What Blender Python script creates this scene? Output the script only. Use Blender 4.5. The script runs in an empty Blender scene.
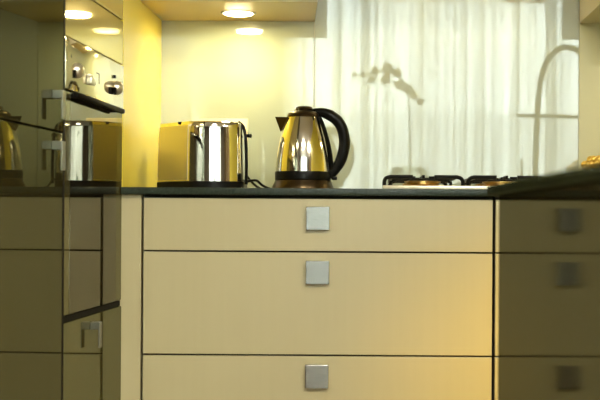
import bpy, bmesh, math, random
from mathutils import Vector, Matrix
random.seed(7)
S = bpy.context.scene
COL = S.collection
R = math.radians

# ------------------------------------------------------------------ materials
def mat(name, col, rough=0.5, metal=0.0, ior=1.5, spec=0.5, coat=0.0, noise=None, bump=None, aniso=0.0):
    m = bpy.data.materials.new(name); m.use_nodes = True
    nt = m.node_tree; b = nt.nodes['Principled BSDF']
    b.inputs['Base Color'].default_value = (*col, 1)
    b.inputs['Roughness'].default_value = rough
    b.inputs['Metallic'].default_value = metal
    b.inputs['IOR'].default_value = ior
    b.inputs['Specular IOR Level'].default_value = spec
    b.inputs['Coat Weight'].default_value = coat
    b.inputs['Coat Roughness'].default_value = 0.03
    if aniso: b.inputs['Anisotropic'].default_value = aniso
    if noise or bump:
        tc = nt.nodes.new('ShaderNodeTexCoord'); mp = nt.nodes.new('ShaderNodeMapping')
        nt.links.new(tc.outputs['Object'], mp.inputs['Vector'])
    if noise:   # (scale xyz, second colour, detail)
        sc, c2, det = noise
        mp.inputs['Scale'].default_value = sc
        n = nt.nodes.new('ShaderNodeTexNoise'); n.inputs['Scale'].default_value = 1.0; n.inputs['Detail'].default_value = det
        nt.links.new(mp.outputs['Vector'], n.inputs['Vector'])
        cr = nt.nodes.new('ShaderNodeValToRGB')
        cr.color_ramp.elements[0].position = 0.35; cr.color_ramp.elements[1].position = 0.68
        cr.color_ramp.elements[0].color = (*col, 1); cr.color_ramp.elements[1].color = (*c2, 1)
        nt.links.new(n.outputs['Fac'], cr.inputs['Fac']); nt.links.new(cr.outputs['Color'], b.inputs['Base Color'])
    if bump:    # (scale xyz, strength, distance)
        sc, st, di = bump
        mp2 = nt.nodes.new('ShaderNodeMapping'); nt.links.new(tc.outputs['Object'], mp2.inputs['Vector'])
        mp2.inputs['Scale'].default_value = sc
        n2 = nt.nodes.new('ShaderNodeTexNoise'); n2.inputs['Scale'].default_value = 1.0; n2.inputs['Detail'].default_value = 3
        nt.links.new(mp2.outputs['Vector'], n2.inputs['Vector'])
        bu = nt.nodes.new('ShaderNodeBump'); bu.inputs['Strength'].default_value = st; bu.inputs['Distance'].default_value = di
        nt.links.new(n2.outputs['Fac'], bu.inputs['Height']); nt.links.new(bu.outputs['Normal'], b.inputs['Normal'])
    return m

def emit(name, col, strength):
    m = bpy.data.materials.new(name); m.use_nodes = True
    nt = m.node_tree; nt.nodes.clear()
    e = nt.nodes.new('ShaderNodeEmission'); o = nt.nodes.new('ShaderNodeOutputMaterial')
    e.inputs['Color'].default_value = (*col, 1); e.inputs['Strength'].default_value = strength
    nt.links.new(e.outputs[0], o.inputs['Surface']); return m

M = {}
M['cream'] = mat('cream_lacquer', (0.535, 0.475, 0.280), 0.30, noise=((60, 60, 3), (0.525, 0.466, 0.273), 2))
M['cream_gloss'] = mat('cream_gloss_lacquer', (0.66, 0.57, 0.36), 0.12)
M['yellow'] = mat('yellow_lacquer', (0.86, 0.71, 0.10), 0.22)
M['tower'] = mat('shaded_gloss_lacquer', (0.115, 0.105, 0.045), 0.035, ior=1.55)
M['tower_upper'] = mat('lit_gloss_lacquer', (0.46, 0.39, 0.18), 0.05, ior=1.6)
M['pantry'] = mat('deep_shaded_gloss_lacquer', (0.075, 0.070, 0.032), 0.035, ior=1.5)
M['island'] = mat('dark_satin_lacquer', (0.050, 0.045, 0.024), 0.10, ior=1.5)
M['carcass'] = mat('dark_carcass', (0.012, 0.010, 0.007), 0.8)
M['granite_dark'] = mat('dark_island_granite', (0.010, 0.014, 0.008), 0.30, ior=1.2, noise=((120, 120, 120), (0.018, 0.024, 0.014), 4))
M['granite'] = mat('dark_green_granite', (0.020, 0.030, 0.021), 0.22, ior=1.4, spec=.35, noise=((180, 180, 180), (0.034, 0.046, 0.032), 4))
M['alu'] = mat('brushed_aluminium', (0.27, 0.27, 0.25), 0.27, 1.0, bump=((40, 40, 900), 0.15, 0.001), noise=((30, 30, 160), (0.32, 0.32, 0.30), 3))
M['steel'] = mat('brushed_steel', (0.72, 0.68, 0.58), 0.22, 1.0)
M['steel_plate'] = mat('hob_steel', (0.86, 0.80, 0.60), 0.38, 0.55)
M['chrome'] = mat('chrome', (0.80, 0.78, 0.72), 0.05, 1.0)
M['kettle_steel'] = mat('polished_kettle_steel', (0.84, 0.80, 0.72), 0.10, 1.0)
M['bronze'] = mat('bronze_plastic', (0.055, 0.036, 0.015), 0.3, 0.85)
M['black'] = mat('black_plastic', (0.006, 0.006, 0.005), 0.30, ior=1.22)
M['black_matte'] = mat('matte_black', (0.006, 0.0055, 0.005), 0.6, ior=1.15)
M['iron'] = mat('cast_iron', (0.008, 0.008, 0.008), 0.45, ior=1.2, bump=((400, 400, 400), 0.2, 0.0005))
M['brass'] = mat('burner_brass', (0.62, 0.40, 0.13), 0.28, 1.0)
M['gold'] = mat('gilded_metal', (0.80, 0.55, 0.14), 0.30, 1.0)
M['oven_glass'] = mat('dark_oven_glass', (0.012, 0.010, 0.006), 0.02, ior=1.75)
M['splash'] = mat('back_painted_glass', (0.40, 0.44, 0.365), 0.008, ior=1.95)
M['splash_beige'] = mat('beige_satin_panel', (0.54, 0.54, 0.36), 0.45)
M['socket'] = mat('cream_plastic', (0.82, 0.74, 0.48), 0.35)
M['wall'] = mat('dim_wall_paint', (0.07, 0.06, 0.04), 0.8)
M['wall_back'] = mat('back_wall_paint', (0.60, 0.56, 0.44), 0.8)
M['ochre_lacquer'] = mat('ochre_lacquer', (0.52, 0.37, 0.09), 0.3)
M['ochre'] = mat('brown_wall_paint', (0.10, 0.065, 0.02), 0.7)
M['ceiling'] = mat('ceiling_paint', (0.62, 0.60, 0.54), 0.85)
M['floor'] = mat('oak_floor', (0.34, 0.22, 0.09), 0.35, noise=((1.2, 14, 1), (0.24, 0.15, 0.06), 6))
M['frame'] = mat('window_frame_paint', (0.55, 0.53, 0.46), 0.5)
M['leaf'] = mat('orchid_green', (0.06, 0.09, 0.03), 0.5)
M['petal'] = mat('orchid_petal', (0.14, 0.11, 0.06), 0.6)
M['tap'] = mat('dark_tap_metal', (0.45, 0.41, 0.30), 0.4, 0.2)
M['wood'] = mat('dark_wood', (0.10, 0.06, 0.03), 0.4, noise=((3, 20, 20), (0.06, 0.035, 0.018), 5))
M['grey_out'] = mat('grey_render_outside', (0.90, 0.91, 0.92), 0.9)
M['added_panel_lamp'] = emit('added_panel_lamp', (1.0, .92, .75), 8.0)
M['warm_lamp'] = emit('warm_lamp', (1.0, 0.80, 0.42), 30.0)

def lacq(name, base, rough, fac, tint=(1, 1, 1)):
    m = bpy.data.materials.new(name); m.use_nodes = True
    nt = m.node_tree; nt.nodes.clear()
    o = nt.nodes.new('ShaderNodeOutputMaterial'); d = nt.nodes.new('ShaderNodeBsdfDiffuse'); g = nt.nodes.new('ShaderNodeBsdfGlossy')
    x = nt.nodes.new('ShaderNodeMixShader'); x.inputs[0].default_value = fac
    d.inputs['Color'].default_value = (*base, 1); g.inputs['Color'].default_value = (*tint, 1); g.inputs['Roughness'].default_value = rough
    nt.links.new(d.outputs[0], x.inputs[1]); nt.links.new(g.outputs[0], x.inputs[2]); nt.links.new(x.outputs[0], o.inputs['Surface'])
    return m
M['tower'] = lacq('shaded_gloss_lacquer', (0.06, 0.053, 0.021), 0.03, .20, (.97, 1, .76))  # olive puts the shade on the cream tower fronts into their colour
M['tower_upper'] = lacq('lit_gloss_lacquer', (0.46, 0.39, 0.16), 0.04, .45, (1, .93, .62))  # paler copy of the same fronts, with the downlight's wash in its colour
M['pantry'] = lacq('deep_shaded_gloss_lacquer', (0.032, 0.028, 0.011), 0.02, .14, (.97, 1, .74))  # darkest copy of the fronts, shade away from the downlight coloured in
M['island'] = lacq('dark_satin_lacquer', (0.042, 0.036, 0.015), 0.06, .16, (.98, 1, .78))
M['oven_glass'] = lacq('dark_oven_glass', (0.012, 0.010, 0.006), 0.015, .22, (1, .96, .80))
M['oven_side'] = lacq('oven_side_steel', (0.07, 0.062, 0.026), 0.05, .21, (.98, .97, .72))
M['steel'] = mat('brushed_steel', (0.78, 0.72, 0.52), 0.07, 1.0)
M['granite_dark'] = lacq('dark_island_granite', (0.014, 0.020, 0.010), 0.25, .05, (.9, 1, .8))
M['knob_steel'] = mat('satin_knob_steel', (0.72, 0.68, 0.56), 0.30, 0.85)
M['satin'] = mat('satin_metal', (0.56, 0.52, 0.46), 0.32, 0.9)
M['pull'] = mat('pull_aluminium', (0.24, 0.24, 0.21), 0.35, 1.0, bump=((40, 40, 900), 0.15, 0.001))

def glass_mat():
    m = bpy.data.materials.new('clear_glass'); m.use_nodes = True
    nt = m.node_tree; nt.nodes.clear()
    o = nt.nodes.new('ShaderNodeOutputMaterial'); t = nt.nodes.new('ShaderNodeBsdfTransparent'); g = nt.nodes.new('ShaderNodeBsdfGlossy')
    t.inputs['Color'].default_value = (0.86, 0.88, 0.84, 1); g.inputs['Roughness'].default_value = 0.02
    x = nt.nodes.new('ShaderNodeMixShader'); f = nt.nodes.new('ShaderNodeFresnel'); f.inputs['IOR'].default_value = 1.45
    nt.links.new(f.outputs[0], x.inputs[0]); nt.links.new(t.outputs[0], x.inputs[1]); nt.links.new(g.outputs[0], x.inputs[2])
    nt.links.new(x.outputs[0], o.inputs['Surface']); return m
M['glass'] = glass_mat()

def sheer_mat():
    m = bpy.data.materials.new('sheer_curtain_fabric'); m.use_nodes = True
    nt = m.node_tree; nt.nodes.clear()
    o = nt.nodes.new('ShaderNodeOutputMaterial')
    t = nt.nodes.new('ShaderNodeBsdfTransparent'); d = nt.nodes.new('ShaderNodeBsdfDiffuse'); l = nt.nodes.new('ShaderNodeBsdfTranslucent')
    d.inputs['Color'].default_value = (0.78, 0.78, 0.74, 1); l.inputs['Color'].default_value = (0.86, 0.86, 0.82, 1)
    a = nt.nodes.new('ShaderNodeMixShader'); a.inputs[0].default_value = 0.65
    nt.links.new(d.outputs[0], a.inputs[1]); nt.links.new(l.outputs[0], a.inputs[2])
    # the weave covers more of the view where a fold is seen edge on
    lw = nt.nodes.new('ShaderNodeLayerWeight'); lw.inputs['Blend'].default_value = 0.35
    mr = nt.nodes.new('ShaderNodeMapRange'); mr.inputs['To Min'].default_value = 0.80; mr.inputs['To Max'].default_value = 0.96
    nt.links.new(lw.outputs['Facing'], mr.inputs['Value'])
    tc = nt.nodes.new('ShaderNodeTexCoord'); mp = nt.nodes.new('ShaderNodeMapping'); mp.inputs['Scale'].default_value = (15, 0, .12)
    nz = nt.nodes.new('ShaderNodeTexNoise'); nz.inputs['Scale'].default_value = 1; nz.inputs['Detail'].default_value = 3.5; nz.inputs['Roughness'].default_value = .65
    nt.links.new(tc.outputs['Object'], mp.inputs['Vector']); nt.links.new(mp.outputs['Vector'], nz.inputs['Vector'])
    m2 = nt.nodes.new('ShaderNodeMapRange'); m2.inputs['From Min'].default_value = .3; m2.inputs['From Max'].default_value = .7
    m2.inputs['To Min'].default_value = -.14; m2.inputs['To Max'].default_value = .14
    nt.links.new(nz.outputs['Fac'], m2.inputs['Value'])
    ad = nt.nodes.new('ShaderNodeMath'); ad.operation = 'ADD'; ad.use_clamp = True
    nt.links.new(mr.outputs[0], ad.inputs[0]); nt.links.new(m2.outputs[0], ad.inputs[1])
    cr = nt.nodes.new('ShaderNodeValToRGB')       # gathered weave: single and doubled cloth
    cr.color_ramp.elements[0].position = .34; cr.color_ramp.elements[1].position = .66
    cr.color_ramp.elements[0].color = (.92, .93, .92, 1); cr.color_ramp.elements[1].color = (.62, .62, .55, 1)
    nt.links.new(nz.outputs['Fac'], cr.inputs['Fac']); nt.links.new(cr.outputs['Color'], l.inputs['Color'])
    x = nt.nodes.new('ShaderNodeMixShader')
    nt.links.new(ad.outputs[0], x.inputs[0]); nt.links.new(t.outputs[0], x.inputs[1]); nt.links.new(a.outputs[0], x.inputs[2])
    nt.links.new(x.outputs[0], o.inputs['Surface']); return m
M['sheer'] = sheer_mat()

# ------------------------------------------------------------------ mesh helpers (world coordinates)
def box(bm, x0, x1, y0, y1, z0, z1, bev=0.0, seg=2):
    r = bmesh.ops.create_cube(bm, size=1.0)
    for v in r['verts']:
        v.co = Vector((x0 + (v.co.x + .5) * (x1 - x0), y0 + (v.co.y + .5) * (y1 - y0), z0 + (v.co.z + .5) * (z1 - z0)))
    if bev > 0:
        es = list({e for v in r['verts'] for e in v.link_edges})
        bmesh.ops.bevel(bm, geom=es, offset=bev, segments=seg, profile=0.5, affect='EDGES')
    return bm

def B(*a, **k):
    return box(bmesh.new(), *a, **k)

def lathe(bm, cx, cy, prof, n=40, cap=True):
    rings = []
    for r, z in prof:
        rings.append([bm.verts.new((cx + r * math.cos(2 * math.pi * i / n), cy + r * math.sin(2 * math.pi * i / n), z)) for i in range(n)])
    for a, b in zip(rings, rings[1:]):
        for i in range(n):
            bm.faces.new((a[i], a[(i + 1) % n], b[(i + 1) % n], b[i]))
    if cap:
        bm.faces.new(rings[0][::-1]); bm.faces.new(rings[-1])
    return bm

def cyl(bm, p0, p1, r0, r1=None, n=20, bev=0.0):
    r1 = r0 if r1 is None else r1
    return tube(bm, [p0, p1], [r0, r1], n)

def smooth_path(pts, k=8):
    pts = [Vector(p) for p in pts]; out = []
    for i in range(len(pts) - 1):
        p0 = pts[max(i - 1, 0)]; p1 = pts[i]; p2 = pts[i + 1]; p3 = pts[min(i + 2, len(pts) - 1)]
        for j in range(k):
            t = j / k
            out.append(0.5 * ((2 * p1) + (p2 - p0) * t + (2 * p0 - 5 * p1 + 4 * p2 - p3) * t * t + (3 * p1 - p0 - 3 * p2 + p3) * t ** 3))
    out.append(pts[-1]); return out

def tube(bm, pts, r, n=12, squash=None, up=Vector((0, 1, 0.001))):
    pts = [Vector(p) for p in pts]
    rs = r if isinstance(r, (list, tuple)) else [r] * len(pts)
    rings = []
    for i, p in enumerate(pts):
        t = (pts[min(i + 1, len(pts) - 1)] - pts[max(i - 1, 0)]).normalized()
        u = up - t * up.dot(t)
        if u.length < 1e-4: u = Vector((1, 0, 0)) - t * t.x
        u.normalize(); w = t.cross(u)
        q = squash or 1.0
        rings.append([bm.verts.new(p + u * (rs[i] * q * math.cos(2 * math.pi * j / n)) + w * (rs[i] * math.sin(2 * math.pi * j / n))) for j in range(n)])
    for a, b in zip(rings, rings[1:]):
        for j in range(n):
            bm.faces.new((a[j], a[(j + 1) % n], b[(j + 1) % n], b[j]))
    bm.faces.new(rings[0][::-1]); bm.faces.new(rings[-1])
    return bm

def prism(bm, poly, z0, z1, bev=0.0, seg=3):
    a = [bm.verts.new((x, y, z0)) for x, y in poly]; b = [bm.verts.new((x, y, z1)) for x, y in poly]
    n = len(poly)
    for i in range(n):
        bm.faces.new((a[i], a[(i + 1) % n], b[(i + 1) % n], b[i]))
    f0 = bm.faces.new(a[::-1]); f1 = bm.faces.new(b)
    if bev > 0:
        bmesh.ops.bevel(bm, geom=list(f1.edges) + list(f0.edges), offset=bev, segments=seg, profile=0.5, affect='EDGES')
    return bm

def sphere(bm, c, r, sx=1, sy=1, sz=1, seg=16):
    res = bmesh.ops.create_uvsphere(bm, u_segments=seg, v_segments=max(8, seg // 2), radius=r)
    for v in res['verts']:
        v.co = Vector((c[0] + v.co.x * sx, c[1] + v.co.y * sy, c[2] + v.co.z * sz))
    return bm

WORLD = {}
def obj(name, bm, m, parent=None, smooth=False, org=None, angle=35, kind=None):
    if org is None:
        n = max(len(bm.verts), 1); c = sum((v.co for v in bm.verts), Vector()) / n
        org = Vector((c.x, c.y, min(v.co.z for v in bm.verts))) if parent is None else c
    org = Vector(org)
    bmesh.ops.recalc_face_normals(bm, faces=bm.faces)
    bmesh.ops.translate(bm, verts=bm.verts, vec=-org)
    me = bpy.data.meshes.new(name); bm.to_mesh(me); bm.free()
    me.materials.append(M[m])
    if smooth:
        for p in me.polygons: p.use_smooth = True
        me.set_sharp_from_angle(angle=R(angle))
    o = bpy.data.objects.new(name, me); COL.objects.link(o)
    if parent is not None:
        o.parent = parent; o.location = org - WORLD[parent.name]
    else:
        o.location = org
    WORLD[o.name] = org
    if kind: o['kind'] = kind
    return o

def tag(o, label, cat, group=None):
    o['label'] = label; o['category'] = cat
    if group: o['group'] = group
    return o

def thing(name, loc, label, cat, group=None):
    o = bpy.data.objects.new(name, None); COL.objects.link(o); o.location = loc; o.empty_display_size = 0.1
    WORLD[o.name] = Vector(loc)
    return tag(o, label, cat, group)

def copy_tree(o, parent=None):
    c = o.copy(); COL.objects.link(c)
    if parent is not None: c.parent = parent
    for ch in list(o.children): copy_tree(ch, c)
    return c

def struct(name, bm, m, **k):
    return obj(name, bm, m, kind='structure', **k)

# ------------------------------------------------------------------ room
XL, XR, YB, YF, H = -1.36, 2.9, 0.586, -5.60, 2.75
struct('floor', B(XL - .1, XR + .1, YF - .1, YB + .1, -0.05, 0.0), 'floor')
struct('ceiling', B(XL - .1, XR + .1, YF - .1, YB + .1, H, H + .05), 'ceiling')
struct('wall_back', B(XL - .1, XR + .1, YB, YB + .1, 0, H), 'wall_back')
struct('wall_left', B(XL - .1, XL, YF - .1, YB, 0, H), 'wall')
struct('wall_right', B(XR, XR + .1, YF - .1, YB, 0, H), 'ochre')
WX0, WX1, WZ0, WZ1 = -0.72, 1.72, 0.25, 2.65
bm = bmesh.new()
box(bm, XL + .001, WX0, YF - .1, YF, 0, H); box(bm, WX1, XR, YF - .1, YF, 0, H)
box(bm, WX0, WX1, YF - .1, YF, 0, WZ0); box(bm, WX0, WX1, YF - .1, YF, WZ1, H)
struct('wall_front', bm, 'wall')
bm = bmesh.new()
for x in (WX0 + .03, WX1 - .03):
    box(bm, x - .03, x + .03, YF - .08, YF - .02, WZ0, WZ1)
for z in (WZ0 + .03, WZ1 - .03):
    box(bm, WX0, WX1, YF - .08, YF - .02, z - .03, z + .03)
w1 = struct('window_1', bm, 'frame')
obj('pane', B(WX0 + .06, WX1 - .06, YF - .054, YF - .048, WZ0 + .06, WZ1 - .06), 'glass', w1)
# parapet outside, seen dimly through the curtain
struct('trim_1', B(-4.0, 6.0, -9.2, -9.0, 0, 1.93), 'grey_out')

# sheer curtains
def curtain(x0, x1, y, label, seed, n=260):
    rnd = random.Random(seed)
    ph = [rnd.uniform(0, 6.28) for _ in range(4)]
    bm = bmesh.new(); rows = []
    zs = [0.03 + (2.66 - 0.03) * k / 6 for k in range(7)]
    for z in zs:
        row = []
        for i in range(n + 1):
            t = i / n; x = x0 + (x1 - x0) * t; w = x
            d = .030 * math.sin(w * 47 + ph[0]) * (1 + .5 * math.sin(w * 5 + ph[1])) + .016 * math.sin(w * 19 + ph[2]) + .008 * math.sin(w * 91 + ph[3])
            row.append(bm.verts.new((x, y + d, z)))
        rows.append(row)
    for a, b in zip(rows, rows[1:]):
        for i in range(n): bm.faces.new((a[i], a[i + 1], b[i + 1], b[i]))
    o = obj('sheer_curtain', bm, 'sheer', smooth=True, angle=180)
    return tag(o, label, 'curtain', 'sheer curtains at the window')
curtain(-.72, -.05, -5.38, 'white sheer curtain reflected behind the kettle in the glass splashback', 1)
curtain(-.12, .62, -5.31, 'white sheer curtain reflected behind the orchid spray', 2)
curtain(.60, 1.39, -5.38, 'white sheer curtain reflected between orchid and tap', 3)
curtain(1.30, 1.82, -5.31, 'white sheer curtain reflected behind the tall tap', 4)
bm = bmesh.new(); cyl(bm, (-.75, -5.345, 2.68), (1.9, -5.345, 2.68), .014)
for x in (-.7, .6, 1.85): box(bm, x - .012, x + .012, YF, -5.34, 2.67, 2.69)
tag(obj('curtain_rail', bm, 'alu', smooth=True), 'slim metal rail carrying the sheer curtains above the window', 'curtain rail')

# ------------------------------------------------------------------ square pull handles
def handle_front(cx, ztop):          # on a front that faces the room (-y)
    bm = bmesh.new()
    box(bm, cx - .030, cx + .030, -.0155, -.011, ztop - .060, ztop, .0012)
    box(bm, cx - .030, cx + .030, -.012, 0.0, ztop - .010, ztop, .0008)
    return bm
def handle_side(xf, cy, ztop, up=False):       # on a front that faces +x
    bm = bmesh.new()
    box(bm, xf + .019, xf + .0225, cy - .013, cy + .013, ztop - .060, ztop, .0012)
    box(bm, xf, xf + .020, cy - .013, cy + .013, ztop - .017, ztop, .0008)
    return bm

# ------------------------------------------------------------------ drawer cabinets of the main run
UX0, UX1 = -.597, .3045
t = thing('drawer_cabinet', ((UX0 + UX1) / 2, .29, 0), 'cream drawer cabinet with three square metal pulls, under the toaster and kettle', 'cabinet', 'drawer cabinets of the main run')
bm = bmesh.new(); box(bm, UX0, UX1, .020, .57, .10, .8815); 
obj('carcass', bm, 'carcass', t)
obj('plinth', B(UX0, UX1, .06, .55, 0, .10), 'carcass', t)
for z0, z1 in ((.7390, .8735), (.4725, .7345), (.2060, .4680), (.105, .2015)):
    d = obj('drawer', B(UX0 + .002, UX1 - .002, 0, .018, z0, z1, .0012), 'cream', t)
    if z1 > .21:
        h = obj('handle', handle_front((UX0 + UX1) / 2, z1 - .0205), 'alu', d)
        h['label'] = 'square brushed metal pull'
t2 = copy_tree(t); t2.location.x += .9055
tag(t2, 'cream drawer cabinet under the hob, mostly hidden behind the dark island', 'cabinet', 'drawer cabinets of the main run')
tag(obj('filler_panel', B(-.669, -.6010, .001, .02, 0, .8815, .001), 'cream'), 'narrow cream upright filler strip between drawer cabinet and oven tower', 'filler panel')

# worktop
tag(obj('worktop', prism(bmesh.new(), [(-.6495, -.020), (1.448, -.020), (1.448, .5855), (-.669, .5855), (-.669, .0008), (-.6495, .0008)], .882, .900, .0018), 'granite', smooth=True), 'dark green polished stone worktop carrying toaster, kettle and hob', 'worktop')

# splashback
tag(obj('splashback_panel', B(-.650, -.1875, .5792, .5852, .9, 1.4178), 'splash'), 'pale glass splashback panel behind toaster, glowing under the downlight', 'splashback', 'splashback panels')
tag(obj('splashback_panel', B(-.1860, .6145, .5792, .5852, .9, 2.0), 'splash'), 'whitish glass splashback behind kettle and hob, mirroring the window', 'splashback', 'splashback panels')
tag(obj('splashback_panel', B(.6160, 1.449, .5792, .5852, .9, 1.4178), 'splash_beige'), 'beige satin splashback panel at far right, without reflections', 'splashback', 'splashback panels')

# end panels
tag(obj('end_panel', B(-.669, -.650, .001, .5855, .900, 2.3), 'yellow'), 'glossy yellow side panel standing beside the toaster', 'panel', 'yellow side panels')
tag(obj('end_panel', B(1.450, 1.469, -1.90, .586, 0, 2.3), 'yellow'), 'unseen yellow side panel beyond the gilded bowl, lengthened for gold reflections', 'panel', 'yellow side panels')  # unseen; carried far into the room so kettle and toaster reflect gold

# wall cabinets
def wall_cabinet(poly, dx0, dx1, label, m):
    xs = [p[0] for p in poly]
    t = thing('wall_cabinet', (sum(xs) / 4, .41, 1.418), label, 'cabinet', 'wall cabinets')
    obj('body', prism(bmesh.new(), poly, 1.418, 2.3), m, t)
    obj('door', B(dx0, dx1, .221, .2388, 1.4185, 2.3, .001), 'cream', t)
    return t
wall_cabinet([(-.649, .239), (-.1626, .239), (-.187, .5788), (-.649, .5788)], -.649, -.1626, 'cream wall cabinet above the toaster with a glowing downlight beneath', 'ochre_lacquer')
wall_cabinet([(.616, .239), (1.449, .239), (1.449, .5788), (.616, .5788)], .616, 1.449, 'cream wall cabinet at top right beyond the whitish glass splashback', 'cream')

def downlight(x, y, z, label, power, group, col=(1.0, .86, .40), r=.043):
    t = thing('downlight', (x, y, z), label, 'light', group)
    bm = bmesh.new(); lathe(bm, x, y, [(r + .008, z - .0005), (r + .008, z - .003), (r, z - .004), (r, z - .0005)], cap=False)
    obj('rim', bm, 'alu', t, smooth=True)
    bm = bmesh.new(); lathe(bm, x, y, [(r, z - .001), (r, z - .004), (r * .9, z - .007), (r * .6, z - .0095), (r * .1, z - .0105)])
    obj('lens', bm, 'warm_lamp', t, smooth=True)
    L = bpy.data.lights.new('downlight_lamp', 'AREA'); L.energy = power; L.color = col
    L.shape = 'DISK'; L.size = r * 1.8
    o = bpy.data.objects.new('downlight_lamp', L); COL.objects.link(o); o.location = (x, y, z - .0115)
    return t
downlight(-.40, .415, 1.418, 'round warm downlight glowing under the wall cabinet above the toaster', 1.9, 'cabinet downlights')
downlight(1.03, .415, 1.418, 'round warm downlight under the right-hand wall cabinet, out beyond the gilded bowl', 1.5, 'cabinet downlights')

# extractor hood over the hob, above the frame
t = thing('extractor_hood', (.26, .33, 1.56), 'steel extractor hood hanging over the gas hob', 'hood')
bm = bmesh.new()
a = [(-.06, .10), (.58, .10), (.58, .578), (-.06, .578)]; prism(bm, a, 1.56, 1.62)
box(bm, .12, .40, .33, .578, 1.62, 2.745)
obj('canopy', bm, 'steel', t)
downlight(.12, .40, 1.56, 'round warm lamp under the extractor hood, nearer the kettle', .15, 'hood lamps', (1, .80, .42), .028)
downlight(.40, .40, 1.56, 'round warm lamp under the extractor hood, nearer the tall tap', .15, 'hood lamps', (1, .80, .42), .028)

# ------------------------------------------------------------------ oven tower and pantry on the left
XF = -.650
t = thing('oven_tower', (-.95, -.30, 0), 'tall glossy housing around the built-in oven, its shade coloured in olive', 'cabinet')
obj('carcass', B(-1.25, -.690, -.600, -.0015, 0, .595), 'carcass', t)
bm = bmesh.new(); box(bm, -1.25, -.690, -.600, -.0015, 1.2145, 2.3); box(bm, -1.25, -1.2, -.6, -.0015, .595, 1.2145)
obj('upper_carcass', bm, 'carcass', t)
obj('gap_shadow_fill', B(-1.25, -.654, -.597, -.003, .5955, .6085), 'black_matte', t)  # black strip stands in for the shade in the gap under the oven
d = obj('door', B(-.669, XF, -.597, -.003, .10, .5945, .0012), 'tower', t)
h = obj('handle', handle_side(XF, -.335, .579), 'pull', d); h['label'] = 'square metal pull seen edge on'
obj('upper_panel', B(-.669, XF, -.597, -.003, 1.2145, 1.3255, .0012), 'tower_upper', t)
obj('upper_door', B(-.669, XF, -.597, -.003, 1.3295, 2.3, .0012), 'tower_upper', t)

obj('gap_shade_strip', B(-.700, XF + .0006, -.6105, -.5972, .0, 2.3), 'black_matte', t)  # black filler puts shade over the bright door edge in the gap
t = thing('tall_cabinet', (-.95, -.90, 0), 'tall glossy cupboard with two small pulls, its shade coloured in dark olive, standing left of the oven', 'cabinet')
obj('carcass', B(-1.25, -.690, -1.200, -.612, 0, 2.3), 'carcass', t)
d = obj('door', B(-.669, XF, -1.197, -.611, .10, 1.001, .0012), 'pantry', t); d['label'] = 'lower door'
h = obj('handle', handle_side(XF, -.684, .981), 'pull', d); h['label'] = 'square metal pull below the gap'
d = obj('door', B(-.669, XF, -1.197, -.611, 1.0055, 2.3, .0012), 'pantry', t); d['label'] = 'upper door'
h = obj('handle', handle_side(XF, -.684, 1.087), 'pull', d); h['label'] = 'square metal pull above the gap'

# oven
t = thing('oven', (-.92, -.30, .609), 'built-in steel oven with dark glass door and two knobs', 'oven')
obj('body', B(-1.19, -.672, -.585, -.015, .609, 1.210), 'carcass', t)
obj('control_panel', B(-.672, XF + .002, -.597, -.003, 1.100, 1.2115, .002), 'steel', t, smooth=True)
d = obj('door', B(-.672, XF - .001, -.597, -.003, .611, 1.0955, .0015), 'oven_side', t)
obj('glass', B(XF - .003, XF - .0004, -.545, -.072, .612, 1.0945), 'oven_glass', d)
bm = bmesh.new()
box(bm, XF + .012, XF + .024, -.575, -.085, 1.082, 1.0945, .004)
for y in (-.54, -.12): box(bm, XF, XF + .014, y - .008, y + .008, 1.0835, 1.0925)
obj('handle', bm, 'black_matte', d, smooth=True)['label'] = 'black bar handle'
for y in (-.510, -.095):
    bm = bmesh.new()
    tube(bm, [(XF + .002, y, 1.146)] + [(XF + .003 + .0175 * math.sin(R(a)), y, 1.146) for a in range(0, 91, 15)], [.0185] + [.0005 + .0170 * math.cos(R(a)) ** .8 if a < 90 else .0005 for a in range(0, 91, 15)], 28, up=Vector((0, 0, 1)))
    k = obj('knob', bm, 'knob_steel', t, smooth=True, angle=60)
    obj('knob_shade', B(XF + .002, XF + .0075, y - .021, y - .012, 1.128, 1.146, .001), 'black', k)  # black bar for the shade at the knob's foot
bm = bmesh.new(); box(bm, XF + .002, XF + .016, -.415, -.370, 1.126, 1.142, .003)
box(bm, XF + .002, XF + .010, -.410, -.375, 1.142, 1.150, .002)
obj('timer_switch', bm, 'knob_steel', t, smooth=True)
bm = bmesh.new(); box(bm, XF + .0018, XF + .0026, -.285, -.2785, 1.138, 1.163); box(bm, XF + .0018, XF + .0026, -.310, -.2785, 1.160, 1.1635)
obj('dial_mark', bm, 'black', t)
for y in (-.55, -.10): obj('zero_mark', B(XF + .0018, XF + .0026, y - .003, y + .003, 1.170, 1.178), 'black', t)

# the tall bank stands about one degree out of square, hinged at the corner by the worktop; its fronts are a little narrower
TILT, SY = .030, .908
for o in list(COL.objects):
    if o.parent is None and o.name in ('oven_tower', 'tall_cabinet', 'oven'):
        for q in o.children_recursive:
            q.location.y *= SY
            for vtx in q.data.vertices: vtx.co.y *= SY
        if o.name == 'tall_cabinet':          # its two doors sit pressed a hair deeper at the near edge
            for q in o.children:
                if q.name.startswith('door'):
                    px, py = XF - WORLD[o.name].x, (-.611 + .90) * SY
                    a = -.018; dx, dy = q.location.x - px, q.location.y - py
                    q.location.x = px + dx * math.cos(a) - dy * math.sin(a); q.location.y = py + dx * math.sin(a) + dy * math.cos(a)
                    q.rotation_euler.z = a
        lx, ly = o.location.x - XF, o.location.y * SY
        o.location.x = XF + lx * math.cos(TILT) + ly * math.sin(TILT)
        o.location.y = -lx * math.sin(TILT) + ly * math.cos(TILT)
        o.rotation_euler.z = -TILT

# ------------------------------------------------------------------ socket
t = tag(obj('socket_plate', B(-.533, -.386, .571, .579, 1.033, 1.122, .003), 'socket', smooth=True), 'cream double socket plate on the splashback behind the toaster', 'socket')

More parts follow.
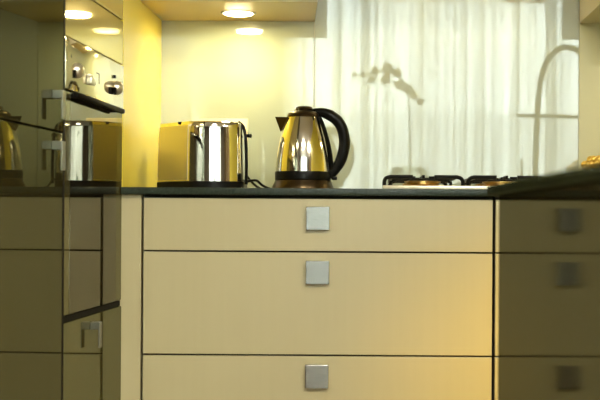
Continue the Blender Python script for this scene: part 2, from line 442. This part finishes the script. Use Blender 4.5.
# ------------------------------------------------------------------ toaster
TX, TY = -.476, .265
def toaster_outline(k=1.0):
    pts = [(-.139, .055)]
    pts += [(-.0375, -.0590), (-.0260, -.0618), (-.0120, -.0645), (.0040, -.0671)]
    y0 = -.067
    for a in range(-1, 1, 1):
        pts.append((.018 + .37 * math.sin(R(a)), y0 + .37 * (1 - math.cos(R(a)))))
    for a in range(4, 33, 4):
        pts.append((.018 + .147 * math.sin(R(a)), y0 + .147 * (1 - math.cos(R(a)))))
    cx, cy = pts[-1]; r = .034
    ox, oy = cx - r * math.sin(R(32)), cy + r * math.cos(R(32))
    for a in range(40, 93, 8):
        pts.append((ox + r * math.sin(R(a)), oy - r * math.cos(R(a))))
    xr = pts[-1][0]
    pts += [(xr, .07), (xr - .012, .095), (xr - .035, .105), (-.09, .105), (-.120, .100), (-.136, .082)]
    return [(TX + x * k, TY + .02 + (y - .02) * k) for x, y in pts]
t = thing('toaster', (TX, TY, .90), 'chrome toaster with black base beside the yellow side panel', 'toaster')
bm = bmesh.new(); rings = []
for k, z in ((1.0, .9225), (1.0, .930), (.992, .98), (.975, 1.04), (.962, 1.070), (.950, 1.079), (.930, 1.0845), (.90, 1.0865)):
    rings.append([bm.verts.new((x, y, z)) for x, y in toaster_outline(k)])
n = len(rings[0])
for a, b in zip(rings, rings[1:]):
    for i in range(n): bm.faces.new((a[i], a[(i + 1) % n], b[(i + 1) % n], b[i]))
bm.faces.new(rings[0][::-1]); bm.faces.new(rings[-1])
obj('shell', bm, 'chrome', t, smooth=True, angle=32)
obj('base', prism(bmesh.new(), toaster_outline(1.012), .900, .922, .003), 'black', t, smooth=True)
for dy in (-.012, .045):
    obj('slot', B(TX - .07, TX + .085, TY + dy - .011, TY + dy + .011, 1.080, 1.0867), 'black_matte', t)
# satin end plate on the side turned to the yellow panel
bm = bmesh.new(); cols = []
for k, z in ((1.0, .926), (.992, .98), (.975, 1.04), (.962, 1.068), (.955, 1.076)):
    (ax_, ay_), (bx_, by_) = toaster_outline(k)[:2]; dx, dy = -.0009, -.0007
    cols.append([bm.verts.new((ax_ + (bx_ - ax_) * f + dx, ay_ + (by_ - ay_) * f + dy, z)) for f in (.01, .995)] + [bm.verts.new((ax_ + (bx_ - ax_) * f - dx * .3, ay_ + (by_ - ay_) * f - dy * .3, z)) for f in (.995, .01)])
for a, b in zip(cols, cols[1:]):
    for i in range(4): bm.faces.new((a[i], a[(i + 1) % 4], b[(i + 1) % 4], b[i]))
bm.faces.new(cols[0][::-1]); bm.faces.new(cols[-1])
obj('end_plate', bm, 'satin', t)['label'] = 'satin beige end plate'
# black edging strip round the lever end
o1 = toaster_outline(1.0); o2 = toaster_outline(.965)
bm = bmesh.new()
pts = smooth_path([(TX + .119, TY - .022, .915), (TX + .1195, TY - .022, .98), (TX + .117, TY - .020, 1.04), (TX + .110, TY - .017, 1.074), (TX + .096, TY - .01, 1.0875)], 6)
tube(bm, pts, .0045, 10)
obj('edge_trim', bm, 'black', t, smooth=True)
bm = bmesh.new(); box(bm, TX + .118, TX + .131, TY - .003, TY + .024, 1.046, 1.056, .003)
obj('lever', bm, 'black', t, smooth=True)
bm = bmesh.new()
tube(bm, smooth_path([(TX + .113, TY + .05, .925), (TX + .140, TY + .045, .928), (TX + .158, TY + .06, .914), (TX + .178, TY + .09, .9055), (TX + .20, TY + .15, .9055), (TX + .19, TY + .25, .9055), (TX + .12, TY + .285, .916), (TX + .05, TY + .296, 1.0), (TX + .02, TY + .300, 1.04)], 8), .0036, 8)
obj('cord', bm, 'black', t, smooth=True)

# ------------------------------------------------------------------ kettle
KX, KY = -.1985, .22
t = thing('kettle', (KX, KY, .90), 'polished steel electric kettle with black handle on bronze base', 'kettle')
bm = bmesh.new(); lathe(bm, KX, KY, [(.080, .900), (.0855, .903), (.0845, .909), (.080, .918), (.077, .9255)], 48)
obj('power_base', bm, 'bronze', t, smooth=True)
bm = bmesh.new(); lathe(bm, KX, KY, [(.074, .9255), (.0772, .928), (.0775, .946), (.0765, .950)], 48)
obj('lower_band', bm, 'black', t, smooth=True)
bm = bmesh.new()
lathe(bm, KX, KY, [(.0755, .950), (.0752, .956), (.0742, .972), (.0722, .992), (.0685, 1.016), (.0630, 1.042), (.0560, 1.066), (.0490, 1.086), (.0450, 1.097), (.0435, 1.100)], 64)
obj('body', bm, 'kettle_steel', t, smooth=True, angle=60)
bm = bmesh.new()
lathe(bm, KX, KY, [(.0440, 1.0985), (.0455, 1.102), (.0430, 1.109), (.036, 1.1145), (.024, 1.1175), (.006, 1.118)], 48)
lathe(bm, KX + .002, KY, [(.022, 1.116), (.0245, 1.122), (.022, 1.1275), (.014, 1.1305), (.004, 1.131)], 32)
obj('lid', bm, 'bronze', t, smooth=True)
# spout: a V-shaped lip to the left
bm = bmesh.new()
def vv(*c): return bm.verts.new(c)
top = [vv(KX - .040, KY - .026, 1.098), vv(KX - .0775, KY - .003, 1.1005), vv(KX - .0775, KY + .003, 1.1005), vv(KX - .040, KY + .026, 1.098)]
bot = [vv(KX - .050, KY - .022, 1.066), vv(KX - .0625, KY - .001, 1.060), vv(KX - .0625, KY + .001, 1.060), vv(KX - .050, KY + .022, 1.066)]
for i in range(4): bm.faces.new((top[i], top[(i + 1) % 4], bot[(i + 1) % 4], bot[i]))
bm.faces.new(top); bm.faces.new(bot[::-1])
obj('spout', bm, 'bronze', t)
# handle
s = .002745
def kp(px, py): return (KX + (px - 303) * s, KY, .83 + (216 - py - .47) * s)
bm = bmesh.new()
path = smooth_path([kp(310, 112.0), kp(316, 111.8), kp(326, 113.5), kp(336, 119.5), kp(342, 129), kp(344.4, 143), kp(341.6, 157.5), kp(336.5, 167.5), kp(330, 175.5)], 6)
rr = [.007 + (.0155 - .007) * min(1, i / 14) - .003 * max(0, (i - 36) / 12) for i in range(len(path))]
tube(bm, path, rr, 16, squash=1.0)
obj('handle', bm, 'black', t, smooth=True, angle=60)
bm = bmesh.new()
tube(bm, smooth_path([kp(317, 113), kp(321.5, 122), kp(326.5, 137), kp(330, 152), kp(331.5, 164), kp(332, 178)], 5), .0055, 10, squash=2.2)
obj('spine', bm, 'black', t, smooth=True, angle=60)
obj('switch', B(KX + .078, KX + .094, KY - .012, KY + .012, .928, .938, .003), 'black', t, smooth=True)

# ------------------------------------------------------------------ gas hob
HX0, HX1 = .020, .575
t = thing('gas_hob', (.29, .30, .90), 'steel gas hob with black iron pan supports set in the worktop', 'hob')
obj('plate', B(HX0, HX1, .045, .545, .9, .9105, .003), 'steel_plate', t, smooth=True)
for bx in (.128, .338):
    for by in (.17, .42):
        bm = bmesh.new(); lathe(bm, bx, by, [(.050, .9105), (.052, .9105), (.048, .915), (.044, .916), (.044, .920), (.049, .9215), (.049, .924), (.040, .9255)], 32)
        b = obj('burner', bm, 'brass', t, smooth=True)
        bm = bmesh.new(); lathe(bm, bx, by, [(.036, .9255), (.036, .9285), (.032, .9305)], 32)
        obj('burner_cap', bm, 'iron', b, smooth=True)
def grate(x0, x1):
    bm = bmesh.new(); z = .9335; r = .0052; y0, y1 = .07, .52; c = .012
    for y in (y0, (y0 + y1) / 2, y1):
        q = .019 if y > y0 else 0.0
        L_ = [(x0 + q, y, .9105), (x0 + q, y, z - c), (x0 + q + c * .4, y, z - c * .3), (x0 + q + c * 1.3, y, z)]
        R_ = [(x1 - q - c * 1.3, y, z), (x1 - q - c * .4, y, z - c * .3), (x1 - q, y, z - c), (x1 - q, y, .9105)]
        if y == y0:     # the near bar is broken in front of the burner
            tube(bm, smooth_path(L_, 4) + [Vector((x0 + .075, y, z))], r, 8, up=Vector((0, 1, .01)))
            tube(bm, [Vector((x1 - .075, y, z))] + smooth_path(R_, 4), r, 8, up=Vector((0, 1, .01)))
        else:
            tube(bm, smooth_path(L_, 4) + smooth_path(R_, 4), r, 8, up=Vector((0, 1, .01)))
    for x in (x0 + .018, x1 - .018):
        box(bm, x - .004, x + .004, y0, y1, z - .0045, z + .0045, .001)
    xm = (x0 + x1) / 2
    for by in (.17, .42):
        for sgn in (-1, 1):
            box(bm, xm + sgn * .018 if sgn > 0 else x0 + .018, x1 - .018 if sgn > 0 else xm - .018, by - .0035, by + .0035, z - .004, z + .005, .001)
            box(bm, xm - .0035, xm + .0035, by + (.02 if sgn > 0 else -.10), by + (.10 if sgn > 0 else -.02), z - .004, z + .005, .001)
    return bm
obj('pan_support', grate(.024, .230), 'iron', t, smooth=True)
obj('pan_support', grate(.244, .448), 'iron', t, smooth=True)
for y in (.12, .22, .32, .42):
    bm = bmesh.new(); lathe(bm, .515, y, [(.019, .9105), (.019, .925), (.016, .928)], 24); obj('knob', bm, 'black', t, smooth=True)

# gilded bowl
GX, GY = .690, .44
t = thing('gilded_bowl', (GX, GY, .90), 'golden bowl with beaded rim, cut off at the right edge', 'bowl')
bm = bmesh.new(); lathe(bm, GX, GY, [(.045, .9), (.048, .906), (.042, .912), (.060, .93), (.078, .958), (.083, .976), (.078, .976), (.070, .955), (.050, .93), (.004, .922)], 40)
obj('body', bm, 'gold', t, smooth=True)
bm = bmesh.new()
for k, (rr_, z_, n_) in enumerate(((.078, .984, 22), (.062, .998, 17))):
    for i in range(n_):
        a = 2 * math.pi * i / n_ + k * .2; sphere(bm, (GX + rr_ * math.cos(a), GY + rr_ * math.sin(a), z_), .0115, seg=12)
obj('beaded_rim', bm, 'gold', t, smooth=True, angle=180)

# ------------------------------------------------------------------ island on the right
PH = .0237
C0 = Vector((.204, -1.17))
u = Vector((math.sin(PH), -math.cos(PH))); v = Vector((math.cos(PH), math.sin(PH)))
def isl(a, b): p = C0 + u * a + v * b; return (p.x, p.y)
def rect(a0, a1, b0, b1): return [isl(a0, b0), isl(a1, b0), isl(a1, b1), isl(a0, b1)]
t = thing('kitchen_island', (*isl(.6, .5), 0), 'dark satin island at right whose side mirrors the drawers', 'island')
obj('side_panel', prism(bmesh.new(), rect(0, 1.30, 0, .02), .0, .864), 'island', t)
bm = prism(bmesh.new(), rect(0.0, 1.30, .0205, .95), .08, .864); obj('carcass', bm, 'island', t)
obj('plinth', prism(bmesh.new(), rect(.05, 1.25, .0205, .90), 0, .08), 'carcass', t)
tag(obj('island_worktop', prism(bmesh.new(), rect(-.018, 1.32, -.018, .97), .8642, .8805, .002), 'granite_dark', smooth=True), 'dark green stone slab lying on the island, blurred in front of the hob', 'worktop')
# added unseen ceiling panels, to brighten the drawer fronts
for cx, cy, lab in ((.1, -3.4, 'added unseen ceiling light panel above the middle of the room'), (1.9, -3.4, 'added unseen ceiling light panel near the brown wall')):
    t = thing('added_ceiling_light', (cx, cy, H), lab, 'light', 'added ceiling light panels')
    bm = bmesh.new()
    for sx in (-1, 1):
        box(bm, cx + sx * .31 - .01, cx + sx * .31 + .01, cy - .32, cy + .32, H - .025, H); box(bm, cx - .30, cx + .30, cy + sx * .31 - .01, cy + sx * .31 + .01, H - .025, H)
    obj('frame', bm, 'alu', t); obj('diffuser', B(cx - .30, cx + .30, cy - .30, cy + .30, H - .018, H - .006), 'added_panel_lamp', t)
    L = bpy.data.lights.new('added_ceiling_lamp', 'AREA'); L.shape = 'SQUARE'; L.size = .58; L.energy = 74; L.color = (1, .92, .75)
    o = bpy.data.objects.new('added_ceiling_lamp', L); COL.objects.link(o); o.location = (cx, cy, H - .03)
# added unseen lamp in the island end for the golden patch on the drawers
ax, ay = isl(0, .55)
t = thing('added_aisle_light', (ax, ay, .40), 'unseen golden lamp added in the island end to tint the drawers', 'light')
bm = bmesh.new(); tube(bm, [(ax, ay - .001, .40), (ax, ay + .006, .40)], .035, 24, up=Vector((0, 0, 1))); obj('rim', bm, 'alu', t)
bm = bmesh.new(); tube(bm, [(ax, ay + .006, .40), (ax, ay + .008, .40)], .027, 24, up=Vector((0, 0, 1))); obj('lens', bm, 'warm_lamp', t)
L = bpy.data.lights.new('added_aisle_spot', 'SPOT'); L.energy = 25; L.color = (1, .62, .02); L.spot_size = R(52); L.spot_blend = .9; L.shadow_soft_size = .03
o = bpy.data.objects.new('added_aisle_spot', L); COL.objects.link(o); o.location = (ax, ay + .02, .40)
o.rotation_euler = (Vector((.46, 0, .38)) - Vector(o.location)).to_track_quat('-Z', 'Y').to_euler()

# tall tap on the island
fx, fy = .757, -1.42
t = thing('kitchen_tap', (fx, fy, .8805), 'tall gooseneck tap with side arm, mirrored in the glass splashback', 'tap')
bm = bmesh.new(); tube(bm, smooth_path([(fx - .02, fy, .8805), (fx - .016, fy, 1.20), (fx, fy, 1.44), (fx + .035, fy, 1.555), (fx + .10, fy, 1.612), (fx + .17, fy, 1.60), (fx + .23, fy, 1.54), (fx + .25, fy, 1.45)], 8), .0135, 14)
obj('neck', bm, 'tap', t, smooth=True, angle=60)
bm = bmesh.new(); lathe(bm, fx - .02, fy, [(.030, .8805), (.030, .89), (.022, .90), (.020, .96), (.014, .97)], 24); obj('base', bm, 'tap', t, smooth=True)
bm = bmesh.new(); cyl(bm, (fx - .105, fy, 1.298), (fx + .25, fy, 1.290), .009, n=10); obj('side_arm', bm, 'tap', t, smooth=True)
bm = bmesh.new(); tube(bm, [(fx + .25, fy, 1.455), (fx + .25, fy, 1.26), (fx + .25, fy, 1.24)], [.016, .022, .018], 16); obj('spray_head', bm, 'tap', t, smooth=True)
bm = bmesh.new(); lathe(bm, .672, -1.40, [(.026, .8805), (.028, .90), (.028, .96), (.010, .985), (.006, .99), (.006, 1.08), (.008, 1.095)], 20)
tag(obj('soap_dispenser', bm, 'tap', smooth=True), 'slim soap dispenser beside the tall tap on the island', 'soap dispenser')

# orchid on a console behind the camera, seen mirrored
oy = -4.58
t = thing('console_table', (.3, oy - .02, 0), 'dark wooden console table in front of the curtains', 'table')
obj('tabletop', B(-.35, 1.0, oy - .22, oy + .20, .86, .90, .004), 'wood', t)
for x in (-.31, .96):
    for y in (oy - .18, oy + .16): obj('leg', B(x - .025, x + .025, y - .025, y + .025, 0, .86), 'wood', t)
t = thing('potted_orchid', (.235, oy, .90), 'arching orchid spray in round glass bowl, mirrored behind the hob', 'plant')
bm = bmesh.new(); lathe(bm, .24, oy, [(.06, .90), (.11, .93), (.15, .99), (.158, 1.05), (.145, 1.12), (.11, 1.175), (.105, 1.18), (.135, 1.11), (.148, 1.05), (.14, .99), (.10, .935), (.004, .912)], 36)
obj('glass_bowl', bm, 'glass', t, smooth=True)
bm = bmesh.new(); lathe(bm, .24, oy, [(.05, .935), (.12, .96), (.135, 1.0), (.12, 1.03), (.03, 1.05)], 24); obj('moss', bm, 'leaf', t, smooth=True)
bm = bmesh.new(); tube(bm, smooth_path([(.245, oy, 1.0), (.245, oy, 1.3), (.235, oy, 1.62), (.205, oy, 1.76), (.14, oy, 1.84), (.04, oy, 1.86), (-.06, oy, 1.835), (-.15, oy, 1.83)], 6), .006, 8); obj('stem', bm, 'leaf', t, smooth=True)
bm = bmesh.new()
for a in (.3, 1.5, 2.7, 3.9, 5.2):
    sphere(bm, (.24 + .09 * math.cos(a), oy + .09 * math.sin(a), 1.07), .09, .9 * abs(math.cos(a)) + .25, .9 * abs(math.sin(a)) + .25, .25, 12)
obj('leaves', bm, 'leaf', t, smooth=True)
for (x, z, k) in ((.318, 1.645, .7), (.268, 1.69, .8), (.232, 1.735, 1.0), (.165, 1.765, .9), (.150, 1.85, .9), (.085, 1.875, 1.1), (.070, 1.80, .9), (-.005, 1.86, .8), (-.028, 1.80, .7), (-.090, 1.835, .5), (-.155, 1.835, .4)):
    bm = bmesh.new()
    for i in range(5):
        a = 2 * math.pi * i / 5 + x * 9
        sphere(bm, (x + .026 * k * math.cos(a), oy + .012 * math.sin(i), z + .026 * k * math.sin(a)), .019 * k, 1, .3, 1, 10)
    sphere(bm, (x, oy + .012, z), .010 * k, seg=8)
    obj('flower', bm, 'petal', t, smooth=True)

# ------------------------------------------------------------------ light
W = bpy.data.worlds.new('World'); S.world = W; W.use_nodes = True
bg = W.node_tree.nodes['Background']; bg.inputs['Color'].default_value = (.86, .95, 1.0, 1); bg.inputs['Strength'].default_value = 16.5
L = bpy.data.lights.new('window_portal', 'AREA'); L.shape = 'RECTANGLE'; L.size = WX1 - WX0; L.size_y = WZ1 - WZ0
L.cycles.is_portal = True
o = bpy.data.objects.new('window_portal', L); COL.objects.link(o)
o.location = ((WX0 + WX1) / 2, YF - .12, (WZ0 + WZ1) / 2); o.rotation_euler = (R(90), 0, 0)

# ------------------------------------------------------------------ camera
cam = bpy.data.cameras.new('camera'); co = bpy.data.objects.new('camera', cam); COL.objects.link(co)
co.location = (0, -3.25, .83); co.rotation_euler = (R(90), -.0065, 0)
cam.sensor_fit = 'HORIZONTAL'; cam.sensor_width = 36; cam.lens = 75.84
cam.shift_x = -75 / 600; cam.shift_y = 16 / 600
cam.clip_start = .05
cam.dof.use_dof = True; cam.dof.focus_distance = 3.40; cam.dof.aperture_fstop = 5.6
S.camera = co
S.view_settings.view_transform = 'Standard'; S.view_settings.look = 'None'
S.view_settings.gamma = 1; S.view_settings.exposure = 0.55; S.view_settings.use_curve_mapping = False
S.cycles.use_denoising = True
S.cycles.max_bounces = 10; S.cycles.diffuse_bounces = 5; S.cycles.glossy_bounces = 6; S.cycles.transparent_max_bounces = 12
S.cycles.caustics_reflective = True
S.cycles.sample_clamp_indirect = 6.0
